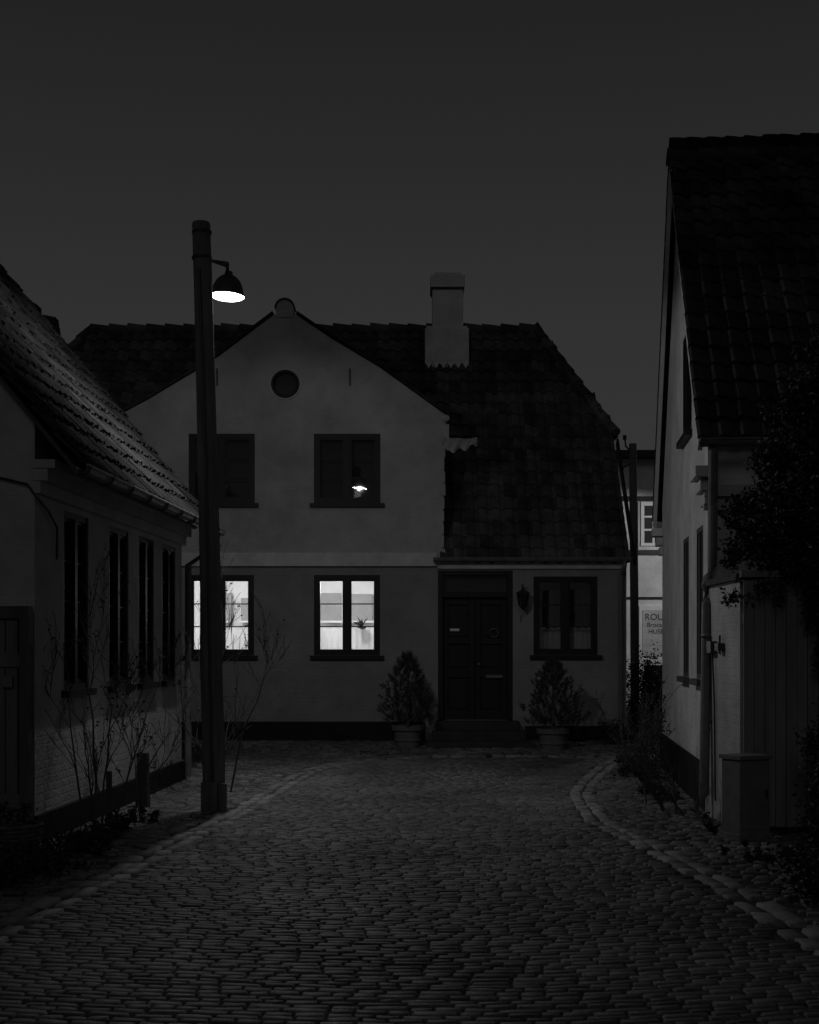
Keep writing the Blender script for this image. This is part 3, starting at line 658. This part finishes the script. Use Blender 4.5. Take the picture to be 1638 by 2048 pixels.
leaf_mass("climbing_ivy",[((4.0,13.35,3.05),(.5,.35,.6)),((3.6,13.45,2.95),(.4,.25,.45)),((4.05,13.3,3.8),(.42,.3,.6)),((3.95,13.3,2.2),(.25,.15,.6)),((3.5,13.6,3.45),(.26,.2,.34)),((3.35,13.6,2.75),(.22,.2,.24)),((3.95,13.2,4.4),(.32,.2,.35)),((3.7,13.3,4.0),(.28,.2,.4)),((3.17,13.7,2.7),(.15,.15,.14)),((3.25,13.7,3.15),(.15,.15,.16)),((3.7,13.3,2.45),(.24,.12,.22)),((4.0,13.25,1.5),(.18,.1,.5))],38000,.042,LEAF,41,
   stems=[((3.95,13.3,0),(.02,0,1),2.0,.03),((3.4,13.5,2.8),(-.6,0,.1),.3,.008),((3.5,13.5,2.6),(-.7,0,-.6),.35,.008),((3.7,13.4,3.7),(-.5,0,.3),.35,.008)],loc=(3.9,13.45,0))
leaf_mass("leafy_shrub",[((2.85,9.8,.25),(.3,.3,.25)),((2.95,9.6,.7),(.25,.3,.35)),((3.1,9.9,1.0),(.2,.3,.3))],6000,.035,LEAF,43,loc=(2.9,9.8,0))
leaf_mass("leafy_shrub",[((3.75,12.8,.9),(.22,.2,.3)),((3.9,12.8,.4),(.3,.2,.4))],3500,.035,LEAF,44,loc=(3.75,12.8,0))
leaf_mass("garden_hedge",[((4.55,27.2,.9),(.4,.4,.8)),((4.95,27.3,.6),(.35,.4,.55)),((4.3,27.0,.4),(.3,.3,.4))],7000,.045,LEAF,45,loc=(4.5,27.2,.1))
leaf_mass("verge_plants",[((-2.85,12.2,.10),(.3,.5,.10)),((-2.8,13.4,.08),(.2,.6,.1)),((-2.75,14.6,.05),(.2,.4,.06)),((-2.9,11.2,.10),(.3,.5,.12)),((-3.1,10.4,.15),(.3,.4,.18))],6000,.035,LEAF,46)
leaf_mass("verge_plants",[((3.0,13.8,.06),(.15,.6,.07)),((2.85,11.8,.05),(.3,.6,.05)),((3.2,20,.12),(.3,.8,.14)),((2.95,17,.06),(.2,.8,.08)),((3.5,24.6,.3),(.25,.3,.18)),((2.9,24.9,.25),(.3,.15,.1))],4500,.035,LEAF,47)
# potted pines
def pine(loc,hh,rad,seed):
    rr=random.Random(seed); P=empty("potted_pine",loc)
    MB().lathe([(.0,.0),(.19,.0),(.2,.03),(.24,.28),(.245,.30),(.275,.31),(.28,.39),(.25,.395),(.245,.34),(0,.33)],28).obj("pot",POT,P,smooth=False)
    MB().lathe([(.222,.12),(.232,.13),(.236,.16),(.23,.17)],28).obj("pot_band",POT,P)
    tr=MB(); tr.tube([(0,0,.3),(.01,.01,.7),(0,0,hh-.1)],[.035,.025,.008],8); nd=MB()
    NT=330; lob=[rr.uniform(0,6.28) for _ in range(3)]
    for i in range(NT):
        t=(i+.5)/NT; t=t**1.15; z=.44+(hh-.54)*t; an=i*2.399+rr.uniform(-.3,.3)
        lump=1+.16*math.sin(3*an+lob[0]+5*t)+.12*math.sin(14*t+lob[1]+an)
        r=rad*lump*(min(1,(1-t)*1.25+.03))**.7*rr.uniform(.35,1.0)*(0.72+.28*min(1,t/.18))
        c=Vector((math.cos(an)*r,math.sin(an)*r,z))
        ax=Vector((math.cos(an)*(.9-.5*t),math.sin(an)*(.9-.5*t),.9)).normalized(); tl=rr.uniform(.06,.11)
        for k in range(30):
            b=c+ax*(k/30)*tl; s=Vector((rr.gauss(0,1),rr.gauss(0,1),rr.gauss(0,1))).normalized(); dr_=(ax*.7+s*.95).normalized(); Ln=rr.uniform(.05,.09)
            sd=dr_.cross(Vector((rr.random(),rr.random(),rr.random()))).normalized()*.0048
            nd.add([b-sd,b+sd,b+dr_*Ln],[(0,1,2)])
    for k in range(60):
        s=Vector((rr.gauss(0,1),rr.gauss(0,1),rr.gauss(0,1))).normalized(); b=Vector((0,0,hh-.16+.16*k/60)); dr_=(Vector((0,0,1))+s*.6).normalized(); sd=dr_.cross(Vector((1,.3,.2))).normalized()*.004
        nd.add([b-sd,b+sd,b+dr_*.09],[(0,1,2)])
    tr.obj("trunk",BARK,P); nd.obj("needles",NEEDLE,P,fix=False)
pine((-.03,24.35,.07),1.66,.5,51); pine((2.43,24.1,.03),1.58,.56,52)
# old posts, basket
PO=empty("wooden_post",(-2.98,15.9,0)); MB().lathe([(.0,.62),(.07,.6),(.075,.3),(.085,-.05)],8).obj("post",WOODD,PO)
PO=empty("wooden_post",(-3.0,14.2,0)); MB().lathe([(.0,.55),(.03,.54),(.035,-.05)],8).obj("post",WOODD,PO)
BS=empty("wicker_basket",(-3.3,11.7,0)); b=MB()
for i in range(9):
    z=.03+i*.035; b.tube([((.22+.05*i/9+.008*math.sin(k*2.1+i*3.14))*math.cos(k*math.pi/12),(.22+.05*i/9+.008*math.sin(k*2.1+i*3.14))*math.sin(k*math.pi/12),z) for k in range(25)],.018,6,cap=False)
b.lathe([(.0,.28),(.2,.3)],16); b.obj("weave",WOODD,BS)
leaf_mass("basket_plant",[((-3.3,11.7,.38),(.2,.2,.1))],500,.04,LEAFG,61)

# ============================================================ LIGHT / WORLD / CAMERA
w=bpy.data.worlds.new("World"); scene.world=w; w.use_nodes=True; nt=w.node_tree; N=nt.nodes; L=nt.links
bg=N["Background"]
sky=N.new("ShaderNodeTexSky"); sky.sky_type='NISHITA'; sky.sun_disc=False; sky.sun_elevation=math.radians(2); sky.sun_rotation=math.radians(200)
bw=N.new("ShaderNodeRGBToBW"); L.new(sky.outputs[0],bw.inputs[0])
ms=N.new("ShaderNodeMath"); ms.operation='MULTIPLY'; ms.inputs[1].default_value=.0006; L.new(bw.outputs[0],ms.inputs[0])
tc=N.new("ShaderNodeTexCoord"); sp=N.new("ShaderNodeSeparateXYZ"); L.new(tc.outputs["Generated"],sp.inputs[0])
cr=N.new("ShaderNodeValToRGB"); L.new(sp.outputs[2],cr.inputs[0])
E=cr.color_ramp.elements; E[0].position=0; E[0].color=(.037,)*3+(1,); E[1].position=1; E[1].color=(.009,)*3+(1,)
for p,v in ((.12,.034),(.22,.029),(.32,.021),(.42,.0145),(.6,.011)):
    e=E.new(p); e.color=(v,v,v,1)
ad=N.new("ShaderNodeMath"); L.new(cr.outputs[0],ad.inputs[0]); L.new(ms.outputs[0],ad.inputs[1]); L.new(ad.outputs[0],bg.inputs[0]); bg.inputs[1].default_value=1
sl_=bpy.data.lights.new("fill_sun",'SUN'); sl_.energy=.05; sl_.angle=math.radians(18); o=bpy.data.objects.new("fill_sun",sl_); o.rotation_euler=(math.radians(60),0,math.radians(-8)); scene.collection.objects.link(o)  # added broad dim fill from behind the camera, no moon seen
cam=bpy.data.cameras.new("camera"); co_=bpy.data.objects.new("camera",cam); scene.collection.objects.link(co_)
co_.location=(0,0,EYE); co_.rotation_euler=(math.radians(90),0,0); cam.lens=50; cam.sensor_width=36; cam.shift_y=276/2048; cam.clip_end=2000
scene.camera=co_
scene.view_settings.view_transform='Standard'; scene.view_settings.look='None'; scene.view_settings.exposure=0
